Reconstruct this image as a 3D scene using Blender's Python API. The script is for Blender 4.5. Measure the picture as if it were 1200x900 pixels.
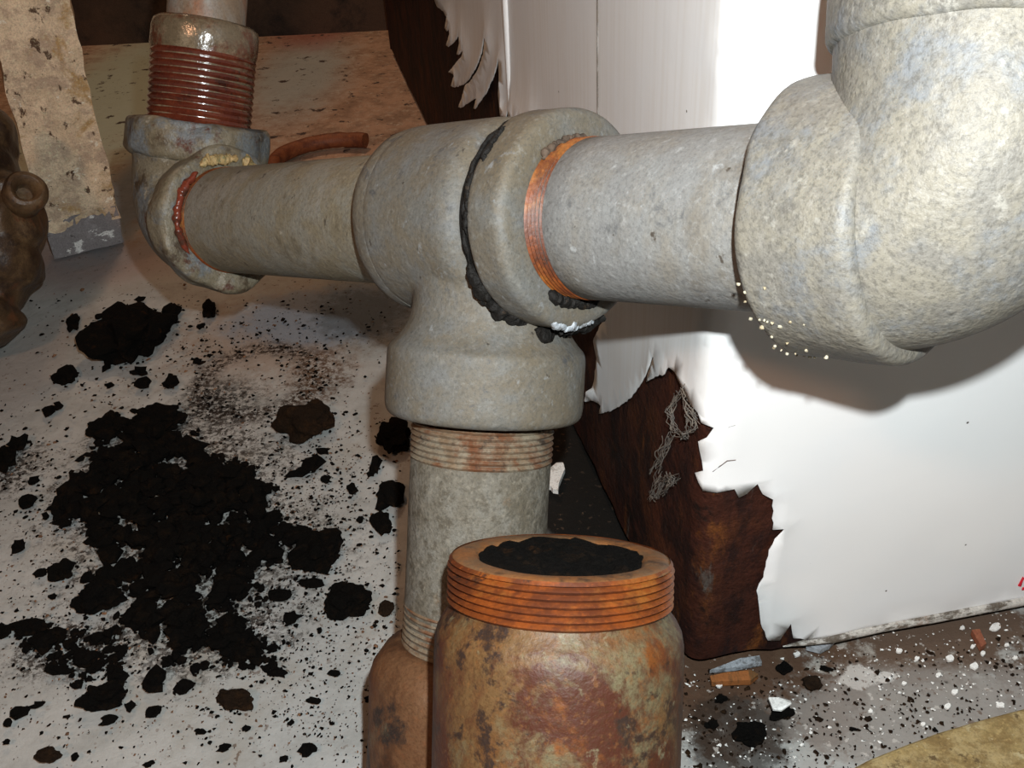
import bpy, bmesh, math, random
import numpy as np
from mathutils import Vector, Matrix, noise
from mathutils.geometry import delaunay_2d_cdt

for o in list(bpy.data.objects):
    bpy.data.objects.remove(o)
SC = bpy.context.scene
COL = SC.collection
random.seed(7)
rng = np.random.default_rng(7)

# ------------------------------------------------------------------ camera
H = 0.43                      # lens height over the floor
FPX = 1150.0                  # focal length in pixels of a 1200 px wide frame
PITCH = math.asin(0.573)
ROLL = math.asin(0.0638)
fwd = Vector((0, math.cos(PITCH), -math.sin(PITCH)))
r0 = Vector((1, 0, 0)); u0 = Vector((0, math.sin(PITCH), math.cos(PITCH)))
RIGHT = r0 * math.cos(ROLL) - u0 * math.sin(ROLL)
UPV = u0 * math.cos(ROLL) + r0 * math.sin(ROLL)
CAMP = Vector((0, 0, H))
cam = bpy.data.cameras.new('camera')
cam.sensor_width = 36.0
cam.lens = FPX / 1200 * 36
cam.clip_start = 0.01
camo = bpy.data.objects.new('camera', cam)
COL.objects.link(camo)
camo.matrix_world = Matrix(((RIGHT.x, UPV.x, -fwd.x, 0), (RIGHT.y, UPV.y, -fwd.y, 0),
                            (RIGHT.z, UPV.z, -fwd.z, H), (0, 0, 0, 1)))
SC.camera = camo

def cdir(x, y, d):            # camera axes -> world direction
    return RIGHT * x + UPV * y + fwd * d
def cpt(x, y, d):
    return CAMP + cdir(x, y, d)
def ray(u, v):
    return cdir((u - 600) / FPX, (450 - v) / FPX, 1.0)
def on_floor(u, v, h=0.0):    # where the line of sight meets the height h
    r = ray(u, v)
    return CAMP + r * ((h - H) / r.z)

# ------------------------------------------------------------------ light
w = bpy.data.worlds.new('world'); SC.world = w
w.use_nodes = True
bgn = w.node_tree.nodes['Background']
bgn.inputs[0].default_value = (1.0, 0.60, 0.36, 1)
bgn.inputs[1].default_value = 0.02

def lamp(name, kind, loc, power, color, radius):
    l = bpy.data.lights.new(name, kind); l.energy = power; l.color = color
    l.shadow_soft_size = radius
    o = bpy.data.objects.new(name, l); COL.objects.link(o); o.location = loc
    return o
# the camera's own flash, a little above and to the right of the lens
lamp('camera_flash', 'POINT', cpt(0.017, 0.040, 0.0), 12.4, (0.92, 0.985, 1.0), 0.004)
# tungsten work lamp behind and above the camera, and an unseen fill added to brighten the far floor
lamp('work_lamp', 'POINT', (-0.45, -0.35, 1.00), 11.0, (1.0, 0.50, 0.27), 0.05)
lamp('back_fill', 'POINT', (-0.30, 1.50, 1.30), 15.0, (1.0, 0.66, 0.42), 0.08)

vs = SC.view_settings
vs.view_transform = 'Standard'; vs.look = 'None'; vs.exposure = 0.0; vs.gamma = 1.0
vs.use_curve_mapping = False

# ------------------------------------------------------------------ materials
I3 = (1, 1, 1)
class NT:
    def __init__(s, name):
        s.m = bpy.data.materials.new(name); s.m.use_nodes = True
        s.t = s.m.node_tree; s.b = s.t.nodes['Principled BSDF']
        tc = s.t.nodes.new('ShaderNodeTexCoord'); s.co = tc.outputs['Object']
    def n(s, k): return s.t.nodes.new(k)
    def link(s, a, b): s.t.links.new(a, b)
    def mapped(s, scale=(1, 1, 1), rot=(0, 0, 0), loc=(0, 0, 0)):
        mp = s.n('ShaderNodeMapping'); s.link(s.co, mp.inputs[0])
        mp.inputs['Scale'].default_value = scale; mp.inputs['Rotation'].default_value = rot
        mp.inputs['Location'].default_value = loc
        return mp.outputs[0]
    def noise(s, scale, detail=5, rough=.6, dist=0, vec=None):
        n = s.n('ShaderNodeTexNoise'); s.link(vec or s.co, n.inputs['Vector'])
        n.inputs['Scale'].default_value = scale; n.inputs['Detail'].default_value = detail
        n.inputs['Roughness'].default_value = rough; n.inputs['Distortion'].default_value = dist
        return n.outputs['Fac']
    def vor(s, scale, vec=None, feature='F1'):
        n = s.n('ShaderNodeTexVoronoi'); s.link(vec or s.co, n.inputs['Vector'])
        n.inputs['Scale'].default_value = scale; n.feature = feature
        return n.outputs['Distance']
    def step(s, x, lo, hi):
        n = s.n('ShaderNodeMapRange'); n.interpolation_type = 'SMOOTHSTEP'
        s.link(x, n.inputs[0]); n.inputs[1].default_value = lo; n.inputs[2].default_value = hi
        return n.outputs[0]
    def math(s, op, a, b=None):
        n = s.n('ShaderNodeMath'); n.operation = op
        for i, x in enumerate((a, b)):
            if x is None: continue
            if isinstance(x, (int, float)): n.inputs[i].default_value = x
            else: s.link(x, n.inputs[i])
        return n.outputs[0]
    def mix(s, f, a, b):
        n = s.n('ShaderNodeMix'); n.data_type = 'RGBA'
        for i, x in ((0, f), (6, a), (7, b)):
            if isinstance(x, (int, float)): n.inputs[i].default_value = x
            elif isinstance(x, tuple): n.inputs[i].default_value = (*x, 1)
            else: s.link(x, n.inputs[i])
        return n.outputs[2]
    def bump(s, hgt, strength=.3, dist=.001, prev=None):
        n = s.n('ShaderNodeBump'); s.link(hgt, n.inputs['Height'])
        n.inputs['Strength'].default_value = strength; n.inputs['Distance'].default_value = dist
        if prev: s.link(prev, n.inputs['Normal'])
        return n.outputs[0]
    def done(s, color, rough=.6, normal=None, spec=.5, metal=0.0):
        if isinstance(color, tuple): s.b.inputs['Base Color'].default_value = (*color, 1)
        else: s.link(color, s.b.inputs['Base Color'])
        if isinstance(rough, (int, float)): s.b.inputs['Roughness'].default_value = rough
        else: s.link(rough, s.b.inputs['Roughness'])
        s.b.inputs['Specular IOR Level'].default_value = spec
        s.b.inputs['Metallic'].default_value = metal
        if normal: s.link(normal, s.b.inputs['Normal'])
        return s.m

def layered(name, base, layers, rough=.6, bump=(.4, .0008, 300), spec=.4, metal=0.0, coarse=None, k=1.0, sh=.035, grain=.45):
    """base colour plus (colour, noise scale, low, high, detail, (sx,sy,sz)) stains"""
    t = NT(name); c = tuple(x * k for x in base)
    for i, (col, sc, lo, hi, det, sq) in enumerate(layers):
        v = t.mapped(sq, loc=(i * 3.7, i * 1.9, i * 5.3))
        c = t.mix(t.step(t.noise(sc, 11, .70 if det > 4 else .6, .25, vec=v), lo - sh, hi - sh), c, tuple(x * k for x in col))
    gr = t.noise(700, 6, .75)
    c = t.mix(t.math('MULTIPLY', t.step(gr, .47, .62), grain), c, tuple(x * k * .45 for x in base))
    gr2 = t.noise(330, 8, .75, vec=t.mapped(I3, loc=(7, 3, 1)))
    c = t.mix(t.math('MULTIPLY', t.step(gr2, .52, .66), grain), c, tuple(min(.9, x * k * 1.6) for x in base))
    nrm = t.bump(t.noise(bump[2], 4), bump[0], bump[1])
    if coarse: nrm = t.bump(t.noise(coarse[2], 5), coarse[0], coarse[1], nrm)
    return t.done(c, rough, nrm, spec, metal)

GALV = layered('galvanised_iron', (.34, .33, .295), [
    ((.355, .36, .35), 70, .47, .66, 6, I3), ((.35, .30, .225), 55, .44, .66, 6, I3), ((.33, .27, .185), 14, .48, .66, 6, I3),
    ((.18, .18, .18), 90, .60, .72, 6, I3), ((.27, .23, .17), 17, .56, .74, 7, (1, 1, 2)),
    ((.52, .53, .52), 160, .66, .74, 3, I3), ((.10, .08, .06), 130, .70, .76, 3, I3)],
    rough=.62, bump=(.55, .0006, 420), coarse=(.12, .002, 90), spec=.35, k=0.36)
RUNM = layered('galvanised_run_pipe', (.34, .34, .33), [
    ((.355, .36, .35), 70, .47, .66, 6, I3), ((.35, .325, .28), 30, .46, .66, 6, (1, 1, .4)), ((.24, .21, .17), 18, .54, .70, 7, I3),
    ((.18, .18, .18), 90, .60, .72, 6, I3), ((.27, .23, .17), 17, .56, .74, 7, (1, 1, 2)),
    ((.52, .53, .52), 160, .66, .74, 3, I3), ((.10, .08, .06), 130, .70, .76, 3, I3)],
    rough=.62, bump=(.55, .0006, 420), coarse=(.12, .002, 90), spec=.35, k=0.54)
GALVB = layered('galvanised_iron_pale', (.36, .335, .29), [
    ((.44, .40, .32), 70, .42, .62, 7, I3), ((.35, .365, .38), 60, .52, .72, 7, I3),
    ((.24, .22, .19), 70, .58, .76, 7, I3), ((.58, .55, .48), 150, .62, .74, 4, I3),
    ((.62, .60, .55), 55, .66, .76, 5, I3)],
    rough=.55, bump=(.7, .0008, 330), coarse=(.25, .002, 90), spec=.3, k=0.385, grain=.55)
ELBD = layered('dusty_elbow_iron', (.22, .18, .115), [
    ((.27, .235, .165), 45, .46, .62, 6, I3), ((.20, .22, .23), 30, .50, .62, 6, I3),
    ((.09, .06, .035), 40, .56, .68, 7, I3), ((.42, .38, .30), 90, .62, .70, 6, I3), ((.11, .035, .02), 50, .62, .70, 6, I3)],
    rough=.5, bump=(.8, .0012, 200), coarse=(.6, .003, 60), spec=.4, k=.6)
GALVD = layered('dusty_iron_pipe', (.31, .265, .18), [
    ((.34, .325, .27), 40, .46, .64, 6, I3), ((.40, .38, .33), 16, .55, .70, 6, I3),
    ((.17, .14, .09), 34, .58, .74, 7, I3), ((.10, .08, .06), 120, .66, .74, 3, I3),
    ((.55, .5, .4), 190, .70, .76, 3, I3)],
    rough=.6, bump=(.5, .0007, 350), coarse=(.3, .002, 70), spec=.35, k=.57)
PITTED = layered('pitted_iron_pipe', (.285, .255, .20), [
    ((.34, .32, .27), 90, .44, .64, 7, I3), ((.17, .145, .105), 170, .50, .66, 7, I3), ((.20, .17, .12), 40, .50, .70, 7, (1, 1, .5)),
    ((.28, .17, .09), 36, .60, .74, 6, I3), ((.40, .39, .35), 22, .62, .74, 6, I3)],
    rough=.7, bump=(.9, .0009, 300), coarse=(.3, .002, 140), spec=.3, k=.47, grain=.6)
RUSTY = layered('rusty_steel', (.25, .105, .030), [
    ((.28, .15, .055), 30, .44, .60, 7, I3), ((.29, .245, .13), 20, .50, .62, 7, (1, 1, .7)),
    ((.13, .034, .014), 34, .50, .60, 7, (1, 1, .7)), ((.36, .11, .018), 26, .57, .68, 6, I3),
    ((.15, .038, .015), 9, .52, .62, 7, (1, 1, .5)),
    ((.06, .032, .022), 75, .56, .64, 6, I3), ((.40, .34, .20), 120, .66, .74, 4, I3)],
    rough=.55, bump=(.6, .0008, 330), coarse=(.2, .002, 110), spec=.4, k=.42, grain=.5)
RUSTC = layered('rusty_coupling_steel', (.27, .105, .04), [
    ((.32, .155, .07), 30, .42, .62, 7, I3), ((.13, .05, .02), 36, .52, .68, 7, (1, 1, .5)),
    ((.05, .035, .03), 40, .60, .70, 6, I3), ((.30, .26, .16), 26, .58, .72, 6, I3)],
    rough=.6, bump=(.5, .0008, 330), coarse=(.5, .002, 90), spec=.35, k=0.40)
THREAD = layered('bright_rust_thread', (.44, .105, .016), [
    ((.60, .22, .04), 40, .50, .66, 6, I3), ((.20, .05, .015), 34, .46, .60, 7, I3),
    ((.06, .03, .02), 70, .60, .70, 6, I3)], rough=.5, bump=(.4, .0006, 400), spec=.4, k=0.42)
THREADP = layered('dull_rust_thread', (.24, .16, .095), [
    ((.34, .29, .21), 60, .46, .62, 6, I3), ((.20, .075, .03), 45, .48, .62, 6, I3),
    ((.06, .04, .03), 80, .60, .70, 6, I3)], rough=.6, bump=(.4, .0006, 400), spec=.35, k=0.6)
COPPER = layered('wet_red_thread', (.13, .026, .014), [
    ((.20, .045, .02), 50, .45, .65, 5, I3), ((.05, .015, .01), 60, .55, .7, 5, I3)],
    rough=.2, bump=(.3, .0006, 200), spec=.6, k=.6)
WETBROWN = layered('wet_brown_collar', (.12, .09, .055), [
    ((.22, .17, .11), 60, .50, .66, 6, I3), ((.10, .03, .015), 40, .52, .66, 6, I3)],
    rough=.2, bump=(.5, .001, 180), spec=.8)
STEM = layered('brown_upright_pipe', (.17, .12, .08), [
    ((.22, .20, .17), 40, .50, .66, 5, (1, 1, .2)), ((.20, .07, .025), 30, .48, .66, 5, (1, 1, .2))],
    rough=.45, bump=(.3, .0006, 300), spec=.4)
GUNK = layered('black_sealant', (.008, .007, .006), [((.035, .022, .012), 140, .60, .72, 5, I3)],
               rough=.7, bump=(1, .002, 220), spec=.2)
BEIGEGUNK = layered('beige_putty', (.36, .25, .11), [((.16, .16, .08), 130, .52, .68, 5, I3)],
                    rough=.6, bump=(.8, .0015, 240), spec=.3)
CRUST = layered('white_crust', (.34, .37, .40), [((.14, .14, .14), 200, .5, .62, 5, I3)], rough=.6,
                bump=(.8, .001, 400))
SOOT = layered('black_soot', (.007, .006, .005), [((.022, .013, .007), 90, .52, .70, 5, I3),
    ((.05, .022, .008), 45, .64, .74, 5, I3)], rough=.95, bump=(1, .002, 400), spec=.08, k=0.4)
SOOTB = layered('brown_soot', (.035, .02, .011), [((.07, .035, .015), 90, .5, .68, 5, I3)],
                rough=.95, bump=(1, .002, 400), spec=.1, k=0.38)
RUSTPANEL = layered('rusted_sheet', (.085, .024, .013), [
    ((.15, .045, .016), 22, .50, .68, 8, (1, 1, .6)), ((.03, .011, .009), 30, .48, .62, 8, (1, 1, .5)),
    ((.26, .085, .02), 55, .60, .74, 7, (1, 1, .4)), ((.16, .13, .11), 70, .65, .74, 7, (1, 1, .18)),
    ((.012, .007, .005), 16, .60, .68, 6, I3)],
    rough=.7, bump=(.8, .0012, 260), coarse=(.7, .004, 55), spec=.2, k=0.5)
BOARD = layered('rough_tan_post', (.56, .43, .29), [
    ((.68, .53, .37), 40, .44, .60, 7, I3), ((.43, .32, .23), 34, .50, .62, 7, I3),
    ((.38, .24, .10), 22, .54, .66, 7, I3), ((.08, .045, .028), 75, .625, .66, 5, (1, 1, .7)),
    ((.74, .68, .56), 120, .66, .72, 4, I3)],
    rough=.85, bump=(1, .0016, 220), coarse=(.8, .004, 60), spec=.2, k=1.22, grain=.5)
POSTGREY = layered('grey_paint_on_post', (.23, .21, .21), [
    ((.30, .28, .28), 40, .5, .62, 5, I3), ((.80, .79, .76), 42, .60, .63, 7, I3),
    ((.05, .04, .035), 60, .66, .70, 4, I3)], rough=.7, bump=(.6, .001, 300))
VALVE = layered('brown_cast_iron', (.075, .042, .020), [
    ((.15, .09, .042), 22, .50, .66, 6, I3), ((.025, .014, .009), 30, .5, .66, 6, I3),
    ((.13, .045, .018), 25, .60, .70, 6, I3)], rough=.45, bump=(.5, .002, 150), spec=.5)
HOOP = layered('rust_red_iron', (.22, .065, .022), [((.12, .03, .012), 60, .5, .66, 5, I3)],
               rough=.6, bump=(.5, .001, 300))
STONE = layered('tan_stone', (.40, .29, .12), [
    ((.48, .37, .18), 60, .44, .60, 7, I3), ((.26, .17, .065), 45, .52, .66, 7, I3),
    ((.14, .09, .04), 130, .60, .70, 5, I3), ((.55, .46, .26), 150, .62, .72, 4, I3)],
    rough=.8, bump=(.7, .001, 300), spec=.25, k=0.75)
CHIPW = layered('white_paint_chip', (.78, .78, .75), [((.5, .48, .44), 200, .6, .7, 4, I3)], rough=.5)
CHIPO = layered('orange_wood', (.30, .105, .028), [((.12, .06, .02), 90, .5, .62, 5, (1, .2, 1))], rough=.7)
CHIPR = layered('red_brown_sliver', (.22, .07, .035), [((.3, .12, .06), 90, .5, .62, 5, I3)], rough=.7)
WEB = layered('grey_dust_strand', (.13, .115, .10), [((.18, .15, .12), 200, .5, .6, 3, I3)], rough=.9)
REDINK = layered('red_print', (.55, .015, .03), [((.7, .3, .3), 300, .62, .7, 3, I3)], rough=.5)
GRAIN = layered('cream_grains', (.42, .38, .28), [((.3, .24, .15), 200, .5, .6, 3, I3)], rough=.7)
LIP = layered('dirty_white_edge', (.50, .48, .44), [((.10, .08, .06), 60, .50, .60, 6, (1, 1, 3)),
    ((.2, .1, .05), 40, .6, .7, 5, I3)], rough=.6)

def paint_material():
    t = NT('white_enamel_paint')
    streak = t.noise(300, 3, .5, vec=t.mapped((1, 1, .012)))
    sx = t.n('ShaderNodeSeparateXYZ'); t.link(t.co, sx.inputs[0])
    streak = t.math('MULTIPLY', streak, t.step(sx.outputs[0], .012, -.004))
    c = t.mix(t.step(streak, .40, .62), (.86, .86, .855), (.82, .81, .79))
    blot = t.noise(9, 4)
    c = t.mix(t.step(blot, .45, .65), c, (.84, .85, .855))
    speck = t.step(t.vor(70), .055, .03)
    keep = t.step(t.noise(33, 2), .56, .60)
    c = t.mix(t.math('MULTIPLY', speck, keep), c, (.05, .035, .03))
    b = t.bump(t.noise(70, 3), .12, .001)
    b = t.bump(streak, .08, .0005, b)
    return t.done(c, .38, b, .5)
PAINT = paint_material()

# ------------------------------------------------------------------ object helpers
def link(name, mesh, mat, parent=None, base=None):
    o = bpy.data.objects.new(name, mesh); COL.objects.link(o)
    if mat and not mesh.materials: mesh.materials.append(mat)
    if parent is not None: o.parent = parent
    return o
def root_loc(o):
    v = Vector((0, 0, 0))
    while o is not None: v = v + o.location; o = o.parent
    return v
def mesh_obj(name, verts, faces, mat, parent=None, smooth=True, origin=None):
    """verts in world coordinates"""
    if parent is not None: b = root_loc(parent)
    else:
        b = Vector(origin) if origin is not None else Vector((0, 0, 0))
    me = bpy.data.meshes.new(name)
    me.from_pydata([tuple(Vector(v) - b) for v in verts], [], faces)
    if smooth:
        bm = bmesh.new(); bm.from_mesh(me); bmesh.ops.recalc_face_normals(bm, faces=bm.faces[:]); bm.to_mesh(me); bm.free()
        me.polygons.foreach_set('use_smooth', [True] * len(me.polygons))
        me.set_sharp_from_angle(angle=.75)
    me.update()
    o = link(name, me, mat, parent)
    if parent is None: o.location = b
    return o
def tag(o, label=None, cat=None, group=None, kind=None):
    if label: o['label'] = label
    if cat: o['category'] = cat
    if group: o['group'] = group
    if kind: o['kind'] = kind
    return o
def thing(name, loc, label, cat, group=None):
    o = bpy.data.objects.new(name, None); COL.objects.link(o); o.location = loc
    o.empty_display_size = .02
    return tag(o, label, cat, group)

def frame(ax):
    ax = ax.normalized()
    a = Vector((0, 0, 1)) if abs(ax.z) < .9 else Vector((1, 0, 0))
    e1 = ax.cross(a).normalized(); e2 = ax.cross(e1).normalized()
    return ax, e1, e2
def lathe(org, ax, prof, seg=72, cap=(True, True), wob=0.0, seed=0):
    """prof: list of (distance along axis, radius)"""
    ax, e1, e2 = frame(ax); V = []; F = []
    for t, r in prof:
        for k in range(seg):
            a = 2 * math.pi * k / seg
            d = e1 * math.cos(a) + e2 * math.sin(a)
            p = org + ax * t + d * r
            if wob: p = p + d * wob * noise.noise(p * 60 + Vector((seed, 0, 0)))
            V.append(p)
    n = len(prof)
    for i in range(n - 1):
        for k in range(seg):
            k2 = (k + 1) % seg
            F.append((i * seg + k, i * seg + k2, (i + 1) * seg + k2, (i + 1) * seg + k))
    if cap[0]: F.append(tuple(reversed(range(seg))))
    if cap[1]: F.append(tuple(range((n - 1) * seg, n * seg)))
    return V, F
def sweep(path, radii, seg=48, cap=True, wob=0.0, flat=None):
    """tube through path with a radius at each point, parallel-transported frame"""
    V = []; F = []; n = len(path)
    tan = []
    for i in range(n):
        a = path[max(0, i - 1)]; b = path[min(n - 1, i + 1)]
        tan.append((b - a).normalized())
    _, e1, e2 = frame(tan[0])
    for i in range(n):
        e1 = (e1 - tan[i] * e1.dot(tan[i])).normalized(); e2 = tan[i].cross(e1)
        for k in range(seg):
            a = 2 * math.pi * k / seg
            d = e1 * math.cos(a) + e2 * math.sin(a)
            r = radii[i]
            p = path[i] + d * r
            if wob: p = p + d * (wob * noise.noise(p * 150) + .5 * wob * noise.noise(p * 400))
            V.append(p)
    for i in range(n - 1):
        for k in range(seg):
            k2 = (k + 1) % seg
            F.append((i * seg + k, i * seg + k2, (i + 1) * seg + k2, (i + 1) * seg + k))
    if cap:
        F.append(tuple(reversed(range(seg)))); F.append(tuple(range((n - 1) * seg, n * seg)))
    return V, F
def merge(*vf):
    V = []; F = []
    for v, f in vf:
        o = len(V); V += list(v); F += [tuple(i + o for i in q) for q in f]
    return V, F
def round_prof(t0, t1, r, bev=.003, r_in=None, n=5):
    """outer profile of a ring between t0 and t1 with rounded edges"""
    q = []
    if r_in is not None and r_in < r - bev: q.append((t0, r_in))
    for k in range(n + 1):
        a = math.pi / 2 * k / n
        q.append((t0 + bev * (1 - math.cos(a)), r - bev * (1 - math.sin(a))))
    m = max(2, int((t1 - t0 - 2 * bev) / .003))
    for k in range(1, m): q.append((t0 + bev + (t1 - t0 - 2 * bev) * k / m, r))
    for k in range(n + 1):
        a = math.pi / 2 * k / n
        q.append((t1 - bev + bev * math.sin(a), r - bev + bev * math.cos(a)))
    if r_in is not None and r_in < r - bev: q.append((t1, r_in))
    return q
def thread_prof(t0, t1, r, n, depth=.0011, per=4):
    q = []
    for i in range(n * per + 1):
        f = i / per
        w_ = abs((f % 1) * 2 - 1)
        q.append((t0 + (t1 - t0) * i / (n * per), r - depth * w_ ** 1.3))
    return q
def remeshed(name, vf, mat, parent, voxel=.0013, smooth=6):
    b = root_loc(parent)
    me = bpy.data.meshes.new('tmp')
    me.from_pydata([tuple(Vector(v) - b) for v in vf[0]], [], vf[1]); me.update()
    bm = bmesh.new(); bm.from_mesh(me); bmesh.ops.recalc_face_normals(bm, faces=bm.faces[:]); bm.to_mesh(me); bm.free()
    o = bpy.data.objects.new('tmp', me); COL.objects.link(o)
    r = o.modifiers.new('r', 'REMESH'); r.mode = 'VOXEL'; r.voxel_size = voxel
    if smooth:
        s = o.modifiers.new('s', 'SMOOTH'); s.factor = .5; s.iterations = smooth
    dg = bpy.context.evaluated_depsgraph_get()
    m2 = bpy.data.meshes.new_from_object(o.evaluated_get(dg))
    bpy.data.objects.remove(o); bpy.data.meshes.remove(me)
    m2.name = name
    m2.polygons.foreach_set('use_smooth', [True] * len(m2.polygons))
    m2.materials.clear(); m2.materials.append(mat)
    return link(name, m2, mat, parent)

ICO = {}
def ico(sub):
    if sub not in ICO:
        bm = bmesh.new(); bmesh.ops.create_icosphere(bm, subdivisions=sub, radius=1)
        bm.verts.ensure_lookup_table()
        ICO[sub] = (np.array([v.co[:] for v in bm.verts]), [tuple(v.index for v in f.verts) for f in bm.faces]); bm.free()
    return ICO[sub]
def lump(c, rx, ry, rz, rot=0.0, sub=2, rough=.35, seed=0, freq=1.6):
    """angular clod"""
    P, F = ico(sub); V = []
    cr, sr = math.cos(rot), math.sin(rot)
    for p in P:
        q = Vector(p)
        k = 1 + rough * noise.noise(q * freq + Vector((seed * 3.1, seed * 1.7, 0))) * 1.6 \
              + rough * .5 * noise.noise(q * freq * 2.6 + Vector((0, seed * 2.3, seed)))
        q = q * k
        x, y, z = q.x * rx, q.y * ry, q.z * rz
        V.append(Vector((c.x + x * cr - y * sr, c.y + x * sr + y * cr, max(c.z + z, 0.0002))))
    return V, F

# ------------------------------------------------------------------ floor
def floor_material():
    t = NT('worn_painted_floor')
    n1 = t.noise(7, 8, .68); n2 = t.noise(28, 10, .72); n3 = t.noise(110, 9, .72)
    c = t.mix(t.step(n2, .38, .66), (.41, .415, .40), (.32, .325, .31))
    c = t.mix(t.step(n1, .50, .70), c, (.36, .335, .29))
    n4 = t.step(t.noise(300, 8, .7), .46, .52); n5 = t.step(t.noise(260, 9, .75), .42, .54)
    sep = t.n('ShaderNodeSeparateXYZ'); t.link(t.co, sep.inputs[0])
    X, Y = sep.outputs[0], sep.outputs[1]
    def ell(u, v, ru, rv, soft=.35, wob=.5, wn=None):
        """mask around the floor spot seen at (u,v); ru, rv are half sizes in picture pixels turned into metres"""
        c0 = on_floor(u, v); a = on_floor(u + ru, v); b = on_floor(u, v - rv); b2 = on_floor(u, v + rv)
        rx = (a - c0).length; ry = (b - b2).length / 2
        m = (b + b2) / 2
        dx = t.math('DIVIDE', t.math('SUBTRACT', X, m.x), rx); dy = t.math('DIVIDE', t.math('SUBTRACT', Y, m.y), ry)
        d = t.math('SQRT', t.math('ADD', t.math('MULTIPLY', dx, dx), t.math('MULTIPLY', dy, dy)))
        wv = wn or n2
        d = t.math('ADD', d, t.math('MULTIPLY', t.math('SUBTRACT', wv, .5), wob * 3))
        return t.step(d, 1 + soft, 1 - soft), d
    def put(c, mask, col, amt=1.0):
        return t.mix(t.math('MULTIPLY', mask, amt), c, col)
    # bare concrete further back: brown and green patches
    yb = on_floor(220, 265).y
    far = t.step(t.math('ADD', Y, t.math('MULTIPLY', t.math('SUBTRACT', n2, .5), .5)), yb - .06, yb + .10)
    conc = t.mix(t.step(n2, .40, .62), (.48, .31, .215), (.30, .195, .135))
    conc = t.mix(t.step(n3, .5, .7), conc, (.55, .44, .34))
    green, _ = ell(140, 130, 90, 95, .5, .45)
    conc = put(conc, green, (.42, .46, .37))
    gb, _ = ell(350, 90, 50, 45, .6, .6); conc = put(conc, gb, (.36, .40, .39), .85)
    red, _ = ell(365, 40, 40, 14, .7, .8); conc = put(conc, red, (.28, .06, .04), .6)
    holes = t.step(t.noise(45, 7, .65), .60, .65); conc = put(conc, holes, (.07, .05, .045))
    c = t.mix(far, c, conc)
    m, _ = ell(110, 305, 90, 26, .6, .5); c = put(c, m, (.30, .22, .20), .75)
    m, _ = ell(35, 425, 40, 50, .3, .3); c = put(c, m, (.36, .33, .30), .6)
    # shadow of the post from the warm lamp, painted blue-grey
    m, _ = ell(150, 235, 40, 60, .5, .4); c = put(c, m, (.15, .18, .20), .85)
    # brown halo and ring left by a can
    m, _ = ell(320, 395, 110, 46, .6, .9, n3); c = put(c, m, (.26, .165, .105), .55)
    m, _ = ell(385, 368, 105, 36, .35, .6); c = put(c, m, (.20, .24, .29), .9)  # shadow of the left pipe painted into the floor as blue-grey
    m, _ = ell(425, 365, 55, 28, .4, 1.0, n3); c = put(c, m, (.09, .10, .105), .6)
    _, d = ell(300, 445, 66, 38, .3, .16, n3)
    ring = t.step(t.math('ABSOLUTE', t.math('SUBTRACT', d, 1.0)), .34, .06)
    c = put(c, t.math('MULTIPLY', t.math('MULTIPLY', ring, t.step(n3, .38, .50)), n5), (.035, .022, .015), 1.0)
    m, _ = ell(255, 470, 44, 26, .6, .9, n3); c = put(c, t.math('MULTIPLY', m, n5), (.015, .012, .01), 1.0)
    m, _ = ell(375, 440, 30, 30, .5, 1.2, n3); c = put(c, t.math('MULTIPLY', m, n5), (.09, .05, .028), .9)
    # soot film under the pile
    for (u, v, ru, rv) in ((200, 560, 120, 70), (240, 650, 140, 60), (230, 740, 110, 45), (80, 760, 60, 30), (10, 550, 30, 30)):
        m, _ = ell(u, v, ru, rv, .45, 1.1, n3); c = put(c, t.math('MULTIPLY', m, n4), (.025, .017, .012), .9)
    # brown ground dirt along the cabinet; floor out of view darkened to cut bounce
    for (u, v, ru, rv, col, a, wb) in ((820, 800, 190, 75, (.075, .045, .028), .97, 1.3), (900, 800, 120, 66, (.085, .048, .03), .9, 1.5),
                           (1120, 750, 190, 42, (.10, .062, .04), .94, 1.5), (690, 550, 110, 130, (.010, .009, .008), 1.0, .25), (1000, 1250, 700, 230, (.05, .028, .017), .97, .3), (350, 1420, 800, 330, (.05, .03, .02), .95, .3), (700, 1000, 130, 90, (.05, .03, .02), .9, .3),  # black patch behind the tee: dirt with the tee's shade painted in
                           (1090, 835, 200, 60, (.24, .22, .20), .8, 1.2), (860, 870, 60, 60, (.03, .022, .017), .8, .9), (1010, 790, 22, 10, (.50, .48, .45), .8, 3.0),
                           (1038, 788, 14, 6, (.55, .53, .5), .8, 3.0)):
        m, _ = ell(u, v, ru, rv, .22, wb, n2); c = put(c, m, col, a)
    spk = t.step(t.noise(170, 4, .6), .63, .68)
    spm, _ = ell(900, 800, 420, 130, .3, .2); c = put(c, t.math('MULTIPLY', spk, spm), (.55, .52, .48), .55)
    # fine brown and black speckle everywhere
    sp = t.step(t.noise(240, 3, .55), .635, .69); sm = t.step(n1, .40, .60)
    c = put(c, t.math('MULTIPLY', sp, sm), (.12, .075, .05), .8)
    sp2 = t.step(t.vor(120), .16, .09); sk = t.step(n3, .52, .60)
    c = put(c, t.math('MULTIPLY', sp2, sk), (.03, .022, .018), .9)
    b = t.bump(n3, .35, .002); b = t.bump(n2, .35, .006, b); b = t.bump(t.noise(500, 3), .2, .0006, b)
    rr = t.mix(t.step(n2, .4, .6), (.62, .62, .62), (.8, .8, .8))
    return t.done(c, rr, b, .12)
FLOORM = floor_material()
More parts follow.
